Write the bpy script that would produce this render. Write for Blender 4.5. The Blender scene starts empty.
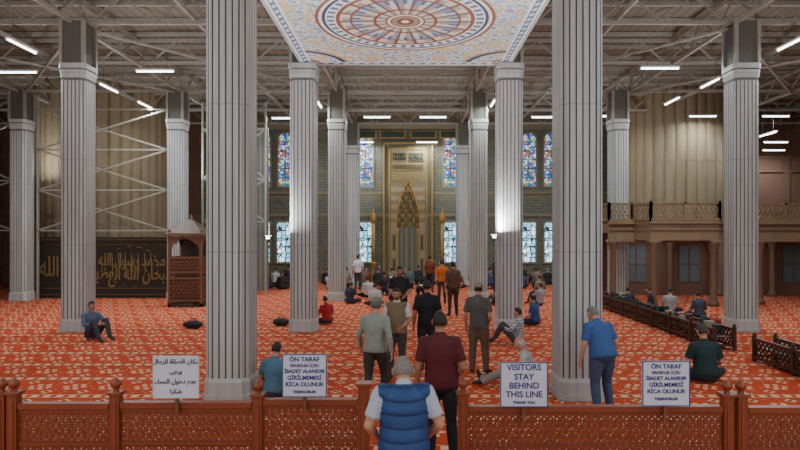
import bpy, math, random
from mathutils import Vector, Matrix, Euler
from mathutils.bvhtree import BVHTree
random.seed(7)
F=578.0; CH=2.67; VX=408.0; VY=236.0
scene=bpy.context.scene
V=Vector
def WX(px,s): return (px-VX)/s
def WZ(py,s): return CH+(VY-py)/s

# ---------------------------------------------------------------- materials
class NG:
    def __init__(s,name):
        s.mat=bpy.data.materials.new(name); s.mat.use_nodes=True
        s.nt=s.mat.node_tree; s.n=s.nt.nodes; s.l=s.nt.links
        s.b=s.n['Principled BSDF']
    def node(s,t,**k):
        n=s.n.new(t)
        for a,b in k.items(): setattr(n,a,b)
        return n
    def put(s,sock,val):
        if hasattr(val,'is_output') or isinstance(val,bpy.types.NodeSocket): s.l.new(val,sock)
        else: sock.default_value=val
    def m(s,op,a,b=0.0,c=0.0):
        n=s.node('ShaderNodeMath',operation=op)
        s.put(n.inputs[0],a); s.put(n.inputs[1],b)
        if len(n.inputs)>2: s.put(n.inputs[2],c)
        return n.outputs[0]
    def mix(s,f,a,b,mode='MIX'):
        n=s.node('ShaderNodeMix',data_type='RGBA',blend_type=mode)
        s.put(n.inputs[0],f)
        for i,x in ((6,a),(7,b)):
            if isinstance(x,tuple): x=(x[0],x[1],x[2],1)
            s.put(n.inputs[i],x)
        return n.outputs[2]
    def xyz(s):
        tc=s.node('ShaderNodeTexCoord'); sp=s.node('ShaderNodeSeparateXYZ')
        s.l.new(tc.outputs['Object'],sp.inputs[0]); return tc.outputs['Object'],sp.outputs[0],sp.outputs[1],sp.outputs[2]
    def noise(s,vec,scale,detail=3):
        n=s.node('ShaderNodeTexNoise'); s.put(n.inputs['Scale'],scale); s.put(n.inputs['Detail'],detail)
        if vec is not None: s.l.new(vec,n.inputs['Vector'])
        return n.outputs[0]
    def col(s,c):
        if isinstance(c,tuple): c=(c[0],c[1],c[2],1)
        s.put(s.b.inputs['Base Color'],c)
    def step(s,x,t): return s.m('GREATER_THAN',x,t)
def srgb(r,g,b):
    f=lambda c:(c/255/12.92) if c/255<=0.04045 else ((c/255+0.055)/1.055)**2.4
    return (f(r),f(g),f(b))
_mc={}
def mat(name,rgb,rough=0.7,metal=0,var=0.18,scale=8,emit=0):
    if name in _mc: return _mc[name]
    g=NG(name); c=srgb(*rgb)
    v,_,_,_=g.xyz()
    n=g.noise(v,scale)
    d=tuple(x*(1-var) for x in c); h=tuple(min(1,x*(1+var)) for x in c)
    g.col(g.mix(n,d,h))
    g.b.inputs['Roughness'].default_value=rough; g.b.inputs['Metallic'].default_value=metal
    if emit:
        g.b.inputs['Emission Color'].default_value=(*c,1); g.b.inputs['Emission Strength'].default_value=emit
    _mc[name]=g.mat; return g.mat

# ---------------------------------------------------------------- mesh builder
class MB:
    def __init__(s): s.v=[];s.f=[];s.mi=[];s.sm=[]
    def add(s,vs,fs,mi=0,sm=False):
        o=len(s.v); s.v+= [V(x) for x in vs]
        for f in fs: s.f.append([i+o for i in f]); s.mi.append(mi); s.sm.append(sm)
    def box(s,c,size,mi=0,rz=0.0):
        x,y,z=[a/2 for a in size]; R=Matrix.Rotation(rz,3,'Z'); c=V(c)
        vs=[c+R@V((i*x,j*y,k*z)) for i in(-1,1) for j in(-1,1) for k in(-1,1)]
        s.add(vs,[(0,1,3,2),(4,6,7,5),(0,4,5,1),(2,3,7,6),(0,2,6,4),(1,5,7,3)],mi)
    def beam(s,p,q,w,h,mi=0,ref=(0,0,1)):
        p=V(p);q=V(q);t=(q-p).normalized();r=V(ref)
        if abs(t.dot(r))>.98: r=V((1,0,0))
        a=t.cross(r).normalized();b=a.cross(t)
        vs=[o+a*i*w/2+b*j*h/2 for o in(p,q) for i,j in((-1,-1),(1,-1),(1,1),(-1,1))]
        s.add(vs,[(0,1,2,3),(7,6,5,4),(0,4,5,1),(1,5,6,2),(2,6,7,3),(3,7,4,0)],mi)
    def tube(s,pts,rad,mi=0,seg=10,lat=None,sm=True):
        pts=[V(p) for p in pts]; n=len(pts); vs=[]
        if lat is None:
            t=(pts[-1]-pts[0]).normalized(); lat=V((1,0,0)) if abs(t.x)<.8 else V((0,1,0))
        lat=V(lat)
        for i,p in enumerate(pts):
            t=(pts[min(i+1,n-1)]-pts[max(i-1,0)]).normalized()
            a=(lat-t*lat.dot(t)).normalized(); b=t.cross(a)
            r=rad[i]; ra,rb=r if isinstance(r,tuple) else (r,r)
            for k in range(seg):
                th=2*math.pi*k/seg; vs.append(p+a*ra*math.cos(th)+b*rb*math.sin(th))
        fs=[]
        for i in range(n-1):
            for k in range(seg):
                k2=(k+1)%seg; fs.append((i*seg+k,i*seg+k2,(i+1)*seg+k2,(i+1)*seg+k))
        fs.append(tuple(range(seg))[::-1]); fs.append(tuple(range((n-1)*seg,n*seg)))
        s.add(vs,fs,mi,sm)
    def lathe(s,prof,c,mi=0,seg=16,sm=True):
        c=V(c); s.tube([c+V((0,0,z)) for r,z in prof],[max(r,.0005) for r,z in prof],mi,seg,lat=(1,0,0),sm=sm)
    def ell(s,c,r,mi=0,R=None,seg=12,rings=8):
        c=V(c); vs=[];fs=[]
        for i in range(rings+1):
            th=math.pi*min(max(i/rings,.004),.996)
            for k in range(seg):
                ph=2*math.pi*k/seg
                p=V((r[0]*math.sin(th)*math.cos(ph),r[1]*math.sin(th)*math.sin(ph),r[2]*math.cos(th)))
                vs.append(c+(R@p if R is not None else p))
        for i in range(rings):
            for k in range(seg):
                k2=(k+1)%seg; fs.append((i*seg+k,(i+1)*seg+k,(i+1)*seg+k2,i*seg+k2))
        fs.append(tuple(range(seg))); fs.append(tuple(range(rings*seg,(rings+1)*seg))[::-1])
        s.add(vs,fs,mi,True)
    def prism(s,poly,z0,z1,mi=0,c=(0,0,0),mis=None,scale1=1.0):
        c=V(c);n=len(poly)
        vs=[c+V((x,y,z0)) for x,y in poly]+[c+V((x*scale1,y*scale1,z1)) for x,y in poly]
        for i in range(n):
            j=(i+1)%n; s.add([vs[i],vs[j],vs[n+j],vs[n+i]],[(0,1,2,3)],mis[i] if mis else mi)
        s.add(vs,[tuple(range(n))[::-1],tuple(range(n,2*n))],mi)
    def lattice(s,o,u,v,W,H,pitch,w,t,mi=0,angs=(0,60,120)):
        o=V(o);u=V(u);v=V(v);nrm=u.cross(v).normalized()
        for ai,an in enumerate(angs):
            d=(math.cos(math.radians(an)),math.sin(math.radians(an))); nn=(-d[1],d[0])
            R=math.hypot(W,H); k=-int(R/pitch)-1
            while k*pitch<R:
                cx,cy=W/2+nn[0]*k*pitch,H/2+nn[1]*k*pitch; k+=1
                t0,t1=-R,R; ok=True
                for c0,dd,mx in((cx,d[0],W),(cy,d[1],H)):
                    if abs(dd)<1e-6:
                        if c0<0 or c0>mx: ok=False
                    else:
                        a,b=sorted(((0-c0)/dd,(mx-c0)/dd)); t0=max(t0,a);t1=min(t1,b)
                if not ok or t1-t0<w: continue
                p=o+u*(cx+d[0]*t0)+v*(cy+d[1]*t0); q=o+u*(cx+d[0]*t1)+v*(cy+d[1]*t1)
                off=nrm*(ai-1)*.0015
                s.beam(p+off,q+off,w,t,mi,ref=nrm)
    def mesh(s,name,mats):
        me=bpy.data.meshes.new(name); me.from_pydata([tuple(x) for x in s.v],[],s.f)
        for m in mats: me.materials.append(m)
        me.polygons.foreach_set('material_index',s.mi); me.polygons.foreach_set('use_smooth',s.sm); me.update(); return me
    def obj(s,name,mats,loc=(0,0,0),rz=0,parent=None,bevel=0):
        o=bpy.data.objects.new(name,s.mesh(name,mats)); o.location=loc; o.rotation_euler=(0,0,rz)
        scene.collection.objects.link(o)
        if parent: o.parent=parent
        if bevel:
            b=o.modifiers.new('bevel','BEVEL'); b.width=bevel; b.segments=2; b.limit_method='ANGLE'
        return o

# ---------------------------------------------------------------- special materials
def carpet():
    g=NG('red_carpet'); vec,x,y,z=g.xyz()
    PX,PY=.62,1.18
    u=g.m('SUBTRACT',g.m('FRACT',g.m('DIVIDE',x,PX)),.5); v=g.m('SUBTRACT',g.m('FRACT',g.m('DIVIDE',y,PY)),.5)
    um=g.m('MULTIPLY',u,PX); vm=g.m('MULTIPLY',v,PY)
    def flower(ux,vy,R,n,amp):
        r=g.m('SQRT',g.m('ADD',g.m('MULTIPLY',ux,ux),g.m('MULTIPLY',vy,vy)))
        th=g.m('ARCTAN2',vy,ux)
        e=g.m('MULTIPLY_ADD',g.m('COSINE',g.m('MULTIPLY',th,n)),amp,R)
        return r,g.m('LESS_THAN',r,e)
    base=srgb(184,62,32); cream=srgb(232,190,154); dark=srgb(122,34,24)
    nz=g.noise(vec,1.3,4)
    c=g.mix(nz,srgb(170,56,30),srgb(202,80,46))
    vo=g.node('ShaderNodeTexVoronoi'); vo.inputs['Scale'].default_value=10; g.l.new(vec,vo.inputs['Vector'])
    c=g.mix(g.m('MULTIPLY',g.m('LESS_THAN',vo.outputs['Distance'],.2),.55),c,cream)
    r,f1=flower(um,vm,.16,6,.05); c=g.mix(g.m('MULTIPLY',f1,.85),c,cream)
    f2=g.m('LESS_THAN',r,.11); c=g.mix(f2,c,base)
    f3=g.m('LESS_THAN',r,.045); c=g.mix(f3,c,cream)
    u2=g.m('SUBTRACT',.5,g.m('ABSOLUTE',u)); um2=g.m('MULTIPLY',u2,PX)
    v2=g.m('SUBTRACT',g.m('ABSOLUTE',v),.27); vm2=g.m('MULTIPLY',v2,PY)
    r4,f4=flower(um2,vm2,.08,4,.025); c=g.mix(g.m('MULTIPLY',f4,.75),c,cream)
    f5=g.m('LESS_THAN',r4,.04); c=g.mix(f5,c,dark)
    av=g.m('ABSOLUTE',v)
    c=g.mix(g.step(av,.38),c,dark)
    c=g.mix(g.m('MULTIPLY',g.step(av,.405),.8),c,cream)
    c=g.mix(g.step(av,.425),c,base)
    c=g.mix(g.m('MULTIPLY',g.m('MULTIPLY',g.step(av,.45),g.step(g.m('SINE',g.m('MULTIPLY',x,30)),-.3)),.9),c,cream)
    g.col(c); g.b.inputs['Roughness'].default_value=.95; g.b.inputs['Specular IOR Level'].default_value=.1
    return g.mat
def canopy_mat():
    g=NG('printed_dome_canopy'); vec,x,y,z=g.xyz()
    r0=g.m('SQRT',g.m('ADD',g.m('MULTIPLY',x,x),g.m('MULTIPLY',y,y))); th=g.m('ARCTAN2',y,x)
    r=g.m('MULTIPLY',r0,1.1)
    cream=srgb(206,202,194); rust=srgb(122,68,50); blue=srgb(72,98,136); pale=srgb(150,170,188); navy=srgb(40,52,86); gold=srgb(170,144,104)
    vo=g.node('ShaderNodeTexVoronoi'); vo.inputs['Scale'].default_value=3.6; g.l.new(vec,vo.inputs['Vector'])
    vo2=g.node('ShaderNodeTexVoronoi'); vo2.inputs['Scale'].default_value=11; g.l.new(vec,vo2.inputs['Vector'])
    c=g.mix(g.m('LESS_THAN',vo.outputs['Distance'],.42),cream,pale)
    c=g.mix(g.m('MULTIPLY',g.m('LESS_THAN',vo2.outputs['Distance'],.34),.85),c,blue)
    c=g.mix(g.m('MULTIPLY',g.step(vo.outputs['Distance'],.52),.7),c,gold)
    c=g.mix(g.m('LESS_THAN',vo.outputs['Distance'],.17),c,rust)
    c=g.mix(g.m('LESS_THAN',vo.outputs['Distance'],.08),c,cream)
    def band(a,b,colr,f=1.0):
        nonlocal c
        k=g.m('MULTIPLY',g.step(r,a),g.m('LESS_THAN',r,b))
        if not isinstance(f,float): k=g.m('MULTIPLY',k,f)
        c=g.mix(k,c,colr)
    ax=g.m('SUBTRACT',2.9,g.m('ABSOLUTE',x)); ay=g.m('SUBTRACT',3.3,g.m('ABSOLUTE',y))
    rc=g.m('SQRT',g.m('ADD',g.m('MULTIPLY',ax,ax),g.m('MULTIPLY',ay,ay)))
    c=g.mix(g.m('MULTIPLY',g.step(rc,1.15),g.m('LESS_THAN',rc,1.28)),c,navy)
    c=g.mix(g.m('MULTIPLY',g.step(rc,1.28),g.m('LESS_THAN',rc,1.38)),c,gold)
    c=g.mix(g.m('MULTIPLY',g.step(rc,.5),g.m('LESS_THAN',rc,.6)),c,rust)
    band(2.14,2.22,rust); band(2.06,2.14,cream); band(1.98,2.06,navy); band(1.72,1.98,cream)
    band(1.76,1.94,blue,g.step(g.m('SINE',g.m('MULTIPLY',th,44.0)),.0))
    band(1.62,1.72,rust); band(0,1.62,srgb(190,182,168))
    band(.5,1.56,srgb(140,136,136),g.step(g.m('SINE',g.m('MULTIPLY',th,18.0)),.2))
    band(.5,1.62,rust,g.step(g.m('COSINE',g.m('MULTIPLY',th,18.0)),.84))
    band(1.32,1.38,rust); band(1.1,1.32,blue,g.step(g.m('COSINE',g.m('MULTIPLY',th,36.0)),.1)); band(.72,.8,rust)
    band(.34,.5,rust); band(.38,.45,cream); band(0,.34,srgb(140,124,100)); band(0,.22,rust); band(0,.1,cream)
    e=g.m('MINIMUM',ax,ay)
    c=g.mix(g.m('LESS_THAN',e,.26),c,cream); 
    c=g.mix(g.m('MULTIPLY',g.m('LESS_THAN',e,.2),g.step(e,.06)),c,blue)
    c=g.mix(g.m('MULTIPLY',g.m('MULTIPLY',g.m('LESS_THAN',e,.17),g.step(e,.09)),g.step(g.m('SINE',g.m('MULTIPLY',g.m('ADD',x,y),22.0)),.0)),c,cream)
    g.col(c); g.b.inputs['Roughness'].default_value=.6
    return g.mat
def wall_tile():
    g=NG('iznik_tile_wall'); vec,x,y,z=g.xyz()
    mp=g.node('ShaderNodeCombineXYZ'); g.l.new(x,mp.inputs[0]); g.l.new(z,mp.inputs[1]); g.l.new(y,mp.inputs[2])
    b=g.node('ShaderNodeTexBrick'); g.l.new(mp.outputs[0],b.inputs['Vector'])
    b.inputs['Scale'].default_value=1.6; b.inputs['Color1'].default_value=(*srgb(104,112,96),1); b.inputs['Color2'].default_value=(*srgb(124,120,98),1); b.inputs['Mortar'].default_value=(*srgb(76,72,58),1)
    vo=g.node('ShaderNodeTexVoronoi'); vo.inputs['Scale'].default_value=3.5; g.l.new(vec,vo.inputs['Vector'])
    c=g.mix(g.m('MULTIPLY',g.m('LESS_THAN',vo.outputs['Distance'],.3),.6),b.outputs['Color'],srgb(66,94,108))
    zz=g.m('FRACT',g.m('DIVIDE',z,1.55)); c=g.mix(g.m('MULTIPLY',g.m('LESS_THAN',zz,.1),.8),c,srgb(132,114,74))
    g.col(c); g.b.inputs['Roughness'].default_value=.5
    return g.mat
def stained(name,strength,cols,scale):
    g=NG(name); vec,x,y,z=g.xyz()
    vo=g.node('ShaderNodeTexVoronoi'); vo.inputs['Scale'].default_value=scale; g.l.new(vec,vo.inputs['Vector'])
    sp=g.node('ShaderNodeSeparateColor'); g.l.new(vo.outputs['Color'],sp.inputs[0])
    cr=g.node('ShaderNodeValToRGB'); cr.color_ramp.interpolation='CONSTANT'; g.l.new(sp.outputs[0],cr.inputs[0])
    els=cr.color_ramp.elements
    while len(els)<len(cols): els.new(.5)
    for i,cc in enumerate(cols): els[i].position=i/len(cols); els[i].color=(*srgb(*cc),1)
    vd=g.node('ShaderNodeTexVoronoi',feature='DISTANCE_TO_EDGE'); vd.inputs['Scale'].default_value=scale; g.l.new(vec,vd.inputs['Vector'])
    c=g.mix(g.m('LESS_THAN',vd.outputs[0],.06),cr.outputs[0],(0.01,.01,.02))
    g.col(c); g.l.new(c,g.b.inputs['Emission Color']); g.b.inputs['Emission Strength'].default_value=strength
    return g.mat
def column_mat():
    g=NG('printed_marble_column'); vec,x,y,z=g.xyz()
    mp=g.node('ShaderNodeMapping'); mp.inputs['Scale'].default_value=(7,7,.5); g.l.new(vec,mp.inputs[0])
    n=g.noise(mp.outputs[0],1.6,4)
    c=g.mix(n,srgb(148,150,149),srgb(202,202,198))
    zz=g.m('FRACT',g.m('DIVIDE',z,2.4)); c=g.mix(g.m('MULTIPLY',g.m('LESS_THAN',zz,.008),.4),c,srgb(110,110,110))  # thin darker band paints the shadow at each seam into the colour
    g.col(c); g.b.inputs['Roughness'].default_value=.5
    return g.mat
def ceiling_mat():
    g=NG('ribbed_metal_ceiling'); vec,x,y,z=g.xyz()
    f=g.m('FRACT',g.m('DIVIDE',x,.3)); n=g.noise(vec,.6,3)
    c=g.mix(n,srgb(102,96,84),srgb(128,122,108)); c=g.mix(g.m('MULTIPLY',g.m('LESS_THAN',f,.18),.6),c,srgb(64,62,54))
    g.col(c); g.b.inputs['Roughness'].default_value=.6; return g.mat
def wood(name,c1,c2,rough=.45,scale=3):
    g=NG(name); vec,x,y,z=g.xyz(); n=g.noise(vec,scale,5)
    w=g.node('ShaderNodeTexWave'); w.inputs['Scale'].default_value=5; w.inputs['Distortion'].default_value=5; g.l.new(vec,w.inputs[0])
    c=g.mix(n,srgb(*c1),srgb(*c2)); c=g.mix(g.m('MULTIPLY',w.outputs['Fac'],.35),c,srgb(*c1),)
    g.col(c); g.b.inputs['Roughness'].default_value=rough; return g.mat
def plaid():
    g=NG('plaid_cloth'); vec,x,y,z=g.xyz()
    a=g.step(g.m('FRACT',g.m('MULTIPLY',x,14.0)),.6); b=g.step(g.m('FRACT',g.m('MULTIPLY',z,14.0)),.6)
    c=g.mix(g.m('MULTIPLY',a,.6),srgb(190,195,205),srgb(70,80,110)); c=g.mix(g.m('MULTIPLY',b,.6),c,srgb(80,85,110)); g.col(c); return g.mat
def quilt():
    g=NG('quilted_blue_vest'); vec,x,y,z=g.xyz()
    f=g.m('POWER',g.m('ABSOLUTE',g.m('SINE',g.m('MULTIPLY',z,30.0))),.35)
    c=g.mix(f,srgb(18,40,78),srgb(34,72,126)); g.col(c)
    bp=g.node('ShaderNodeBump'); bp.inputs['Strength'].default_value=.5; bp.inputs['Distance'].default_value=.03
    g.l.new(f,bp.inputs['Height']); g.l.new(bp.outputs[0],g.b.inputs['Normal']); g.b.inputs['Roughness'].default_value=.6; return g.mat
def stone(name,c1,c2,scale=1.2,c3=(90,75,55)):
    g=NG(name); vec,x,y,z=g.xyz(); mp=g.node('ShaderNodeMapping'); mp.inputs['Scale'].default_value=(1,1,.35); g.l.new(vec,mp.inputs[0])
    n=g.noise(mp.outputs[0],scale,6); n2=g.noise(vec,9,3)
    c=g.mix(n,srgb(*c1),srgb(*c2)); c=g.mix(g.m('MULTIPLY',n2,.25),c,srgb(*c3)); g.col(c); g.b.inputs['Roughness'].default_value=.7; return g.mat

M_carpet=carpet(); M_canopy=canopy_mat(); M_wall=wall_tile(); M_col=column_mat(); M_ceil=ceiling_mat()
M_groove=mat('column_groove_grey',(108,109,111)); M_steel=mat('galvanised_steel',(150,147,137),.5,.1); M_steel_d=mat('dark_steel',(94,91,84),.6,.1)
M_black=mat('black_metal',(30,30,32),.5)
M_fence=wood('orange_varnished_wood',(114,52,27),(150,74,40),.4); M_dwood=wood('dark_walnut',(52,33,23),(84,54,36))
M_mwood=wood('brown_wood',(96,60,38),(130,84,54))
M_white=mat('sign_white',(206,210,222),.5,var=.03); M_blue=mat('sign_blue_ink',(26,44,120),.6,var=.05); M_blackink=mat('black_ink',(24,24,36),.6)
M_gold=mat('gold_leaf',(172,136,74),.5,.15); M_goldink=mat('gold_thread',(130,102,58),.7); M_brownboard=mat('dark_brown_velvet',(50,40,33),.9)
M_pier=stone('weathered_marble_pier',(106,92,70),(148,132,104)); M_marble=stone('grey_beige_marble',(144,134,110),(176,164,134),3)
M_side=stone('reddish_stone_wall',(106,72,60),(134,100,84)); M_brown=stone('brown_marble',(98,72,56),(134,104,82)); M_tan=stone('tan_carved_marble',(122,100,76),(152,128,98),4)
M_tube=mat('fluorescent_tube',(244,250,255),var=0,emit=9); M_lampbody=mat('lamp_housing',(200,200,196)); 
M_glassU=stained('stained_glass_blue',1.6,[(30,60,150),(70,120,180),(50,130,100),(200,214,220),(60,90,160),(160,80,60),(150,185,190),(190,180,120)],9)
M_glassL=stained('window_daylight_glass',2.4,[(170,215,230),(140,200,225),(200,230,240),(110,170,190)],3)
M_frame=mat('window_frame_plaster',(134,127,104)); M_lead=mat('window_grille',(40,44,50)); M_green=mat('tile_green',(44,64,56))

# ---------------------------------------------------------------- room shell
def slab(name,c,size,m):
    b=MB(); b.box((0,0,0),size); return b.obj(name,[m],loc=c)
slab('floor',(0,12,-.1),(56,44,.2),M_carpet)
slab('wall_back',(0,34.25,4.9),(56,.5,9.8),M_wall)
slab('wall_left',(-28.1,12,4.9),(.2,44,9.8),M_side); slab('wall_right',(28.1,12,4.9),(.2,44,9.8),M_side)
slab('ceiling',(0,12,9.75),(56,44,.1),M_ceil)
for nm,x0,x1 in(('wall_back_left',-28,-12),('wall_back_right',12,28)):
    b=MB(); xc=(x0+x1)/2; b.box((xc,33.6,4.85),(16,.7,9.7),0)
    for z in(1.0,3.6,4.1,6.4,7.2): b.box((xc,33.2,z),(16,.12,.14),1)
    for i in range(9): b.box((x0+1+i*1.75,33.2,4.85),(.3,.14,9.6),2)
    b.obj(nm,[M_side,M_brown,M_brown])

# columns
def oct_section(a,c):
    return [(a,-a+c),(a,a-c),(a-c,a),(-a+c,a),(-a,a-c),(-a,-a+c),(-a+c,-a),(a-c,-a)]
def fluted(a,c,nm=5,nc=1,gw=.026,gd=.018):
    P=oct_section(a,c); out=[];ms=[]
    for i in range(8):
        p=V((*P[i],0));q=V((*P[(i+1)%8],0)); L=(q-p).length; d=(q-p)/L; nrm=V((d.y,-d.x,0))
        n=nm if i%2==0 else nc
        def A(t,dep,m):
            w=p+d*t-nrm*dep; out.append((w.x,w.y)); ms.append(m)
        A(0,0,0)
        for k in range(n):
            cc=L*(k+.5)/n if n<3 else L*(k)/(n-1)*(1-.14)+L*.07
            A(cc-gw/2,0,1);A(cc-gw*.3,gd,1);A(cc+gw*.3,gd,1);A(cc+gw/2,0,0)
    return out,ms
def col_mesh():
    b=MB(); a=.35;c=.10
    b.prism(oct_section(a+.04,c),0,.10,0); b.prism(oct_section(a+.025,c),.10,.30,0); b.prism(oct_section(a+.025,c),.30,.36,0,scale1=.95)
    sec,ms=fluted(a,c); b.prism(sec,.36,7.0,0,mis=ms)
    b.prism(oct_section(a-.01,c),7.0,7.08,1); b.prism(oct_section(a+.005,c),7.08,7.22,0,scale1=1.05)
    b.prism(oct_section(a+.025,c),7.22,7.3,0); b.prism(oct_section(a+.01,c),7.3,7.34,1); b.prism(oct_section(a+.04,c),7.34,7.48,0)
    b.box((0,0,8.08),(.6,.6,1.2),2); 
    for sx in(-1,1):
        for sy in(-1,1): b.box((sx*.31,sy*.31,8.08),(.09,.09,1.2),3)
    return b.mesh('marble_print_column',[M_col,M_groove,M_steel_d,M_steel])
CM=col_mesh()
LX,RX=-2.95,2.83
D1,D2,D3,D4=9.7,16.4,24.1,31.0
cols=[(LX,D1),(RX,D1),(LX,D2),(RX+.03,D2),(LX,D3),(RX+.1,D3),(LX,D4),(RX+.1,D4),
 (-9.35,D1),(9.4,D1),(-9.35,D2),(9.45,D2),(-9.6,D3),(8.75,D3),(-16.1,D3),(-16.1,D2),(-16.1,D1),(16,D1)]
for x,y in cols:
    o=bpy.data.objects.new('fluted_column',CM); o.location=(x,y,0); scene.collection.objects.link(o)

# canopy
b=MB(); b.box((0,0,0),(5.8,6.6,.08),0)
for s_ in(-1,1):
    b.box((s_*2.93,0,.02),(.07,6.7,.14),1); b.box((0,s_*3.33,.02),(5.93,.07,.14),1)
b.obj('printed_dome_canopy',[M_canopy,mat('canopy_edge_grey',(150,150,150))],loc=((LX+RX)/2,13.05,7.55))

# trusses
def truss(name,p,q,zb,zt,n):
    b=MB(); p=V(p);q=V(q)
    Z=lambda v,z:V((v.x,v.y,z))
    b.beam(Z(p,zb),Z(q,zb),.1,.1); b.beam(Z(p,zt),Z(q,zt),.1,.1)
    for i in range(n):
        a=p.lerp(q,i/n);c=p.lerp(q,(i+1)/n);m=p.lerp(q,(i+.5)/n)
        b.beam(Z(a,zb),Z(m,zt),.045,.045); b.beam(Z(m,zt),Z(c,zb),.045,.045)
    return b.obj(name,[M_steel])
for y in (5,D1,D2,20.2,D3,27.8,D4): truss('roof_truss',(-27,y,0),(27,y,0),8.72,9.5,30)
for x in (-22,-16.1,-9.4,LX,RX,9.2,16,22): truss('roof_truss',(x,-2,0),(x,33.0,0),8.66,9.44,20)
b=MB()
for i in range(23):
    y=3+i*1.3; b.beam((-27,y,9.62),(27,y,9.62),.1,.12)
for x in (-12.7,-6.2,6.1,12.6,19): b.beam((x,0,9.0),(x,33.0,9.0),.08,.14)
b.obj('ceiling_purlins',[M_steel])
b=MB()
for x,y,x2,y2 in ((-16,D2,-9.4,D3),(-9.4,D2,-16,D3),(9.3,D2,16,D3),(16,D2,9.3,D3),(-9.4,D2,LX,D3),(RX,D3,9.3,D2),(9.3,D1,16,D2),(-9.3,D1,-16,D2)):
    b.beam((x,y,8.6),(x2,y2,8.6),.07,.07)
b.obj('roof_cross_bracing',[M_steel])

# fluorescent lamps, with some added for fill
def lamp_at(X,Y,Z,ori,en,rod=.62):
    b=MB(); L=1.25
    b.box((0,0,.035),(L,.13,.05),0); b.tube([(-L/2+.03,0,-.01),(L/2-.03,0,-.01)],[.032,.032],1,8); 
    for k in(-.4,.4): b.tube([(k,0,.05),(k,0,rod)],[.008,.008],2,5)
    o=b.obj('fluorescent_or_fill_lamp',[M_lampbody,M_tube,M_steel_d],loc=(X,Y,Z),rz=0 if ori=='x' else math.pi/2)
    ld=bpy.data.lights.new('lamp_light','AREA'); ld.shape='RECTANGLE'; ld.size=L; ld.size_y=.12; ld.energy=en; ld.color=(.89,.98,1)
    lo=bpy.data.objects.new('tube_light',ld); lo.parent=o; lo.location=(0,0,-.06); scene.collection.objects.link(lo)
LP=118
def lamp(px,py,ori='x',Z=8.07):
    s=(VY-py)/(Z-CH); lamp_at(WX(px,s),F/s,Z,ori,LP if py<125 else LP*.75,8.69-Z)
for a in [(22,46,'y'),(18,72,'x'),(155,71,'x'),(109,88,'y'),(145,105,'y'),(285,118,'x'),(377,117,'x'),(433,117,'x'),(319,104,'y'),(660,68,'x'),(792,43,'y'),
  (710,83,'y'),(672,101,'y'),(614,116,'x'),(703,116,'x'),(776,116,'x'),(768,134,'y',7.4),(776,142,'x',7.4),(774,150,'x',7.4),(363,142,'x'),(427,142,'x'),(240,95,'x'),(493,103,'y'),(545,117,'x'),(50,120,'x')]: lamp(*a)
for x in (-12.5,-6.2,6.2,12.5):
    for y in (-3,2,7): lamp_at(x,y,8.07,'x',LP*1.25)  # unseen lamps above and behind the camera, added for ambient light
for x in (10.6,14.5): lamp_at(x,24.6,2.66,'x',22,.12)  # lamps added under the gallery to brighten the space below it

# floodlights aimed at the ceiling, fixed to the columns; most are added fill
def flood(X,Y,Z,en,sz=.3):
    b=MB(); b.box((0,0,0),(.18,.12,.1),0); b.box((0,0,.055),(.15,.09,.012),1); b.box((0,-.062,0),(.1,.006,.06),1); b.beam((0,0,-.05),(0,.1,-.12),.03,.03,0)
    o=b.obj('floodlight_or_fill',[M_black,M_tube],loc=(X,Y,Z))
    ld=bpy.data.lights.new('flood_beam','AREA'); ld.size=sz; ld.energy=en; ld.color=(.95,.98,1)
    lo=bpy.data.objects.new('flood_or_fill_light',ld); lo.parent=o; lo.location=(0,0,.12); lo.rotation_euler=(math.pi,0,0); scene.collection.objects.link(lo)
flood(-3.83,15.85,2.62,170); flood(2.36,15.85,2.65,170)
for x in(LX,RX): flood(x,D1+.5,4.0,210); flood(x,D3+.5,4.0,130)  # this and the next loops: unseen uplights added to brighten canopy and ceiling
for x in(-9.35,9.45): flood(x,D2+.5,4.0,190); flood(x,D1+.5,4.0,190)
for x in(-9.6,8.75,-16.1): flood(x,D3+.5,5.0,120)
for x in(LX,RX+.1): flood(x,D4+.5,4.2,90)

# windows on back wall
wn=[0]
def window(X,z0,z1,w,m,arch=True,nx=2,nz=5):
    wn[0]+=1; b=MB(); y=33.97
    def poly(w,zt,off):
        pts=[(-w/2,z0-off),(w/2,z0-off)]
        if arch:
            zs=zt-w*.55; pts+=[(w/2*math.cos(t)*1.0,zs+w*.55*math.sin(t)**.9) for t in [math.pi*i/12 for i in range(13)]]
        else: pts+=[(w/2,zt),(-w/2,zt)]
        return pts
    P=poly(w,z1,0); Q=poly(w+.24,z1+.12,.12)
    b.add([(x,y-.03,z) for x,z in P],[tuple(range(len(P)))],0)
    n=len(P)
    vs=[(x,y-.09,z) for x,z in P]+[(x,y-.09,z) for x,z in Q]+[(x,y-.03,z) for x,z in P]+[(x,y+.02,z) for x,z in Q]
    fs=[]
    for i in range(n):
        j=(i+1)%n; fs+=[(i,j,n+j,n+i),(i,2*n+i,2*n+j,j),(n+i,n+j,3*n+j,3*n+i)]
    b.add(vs,fs,1)
    for i in range(1,nx): b.beam((-w/2+w*i/nx,y-.05,z0),(-w/2+w*i/nx,y-.05,z1-.05),.035,.03,2)
    for i in range(1,nz):
        z=z0+(z1-z0)*i/nz; hw=w/2 if z<z1-w*.5 else w*.35
        b.beam((-hw,y-.05,z),(hw,y-.05,z),.03,.035,2)
    b.obj('window_%d'%wn[0],[m,M_frame,M_lead],loc=(X,0,0))
for X in(-8.5,-7.2,-2.5,2.5,7.1,8.4): window(X,5.6,8.7,.8,M_glassU,True,2,6)
for X in(-8.5,-7.3,-2.5,2.5,7.1,8.4): window(X,1.15,3.45,.75,M_glassL,False,3,5)
b=MB()
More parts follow.
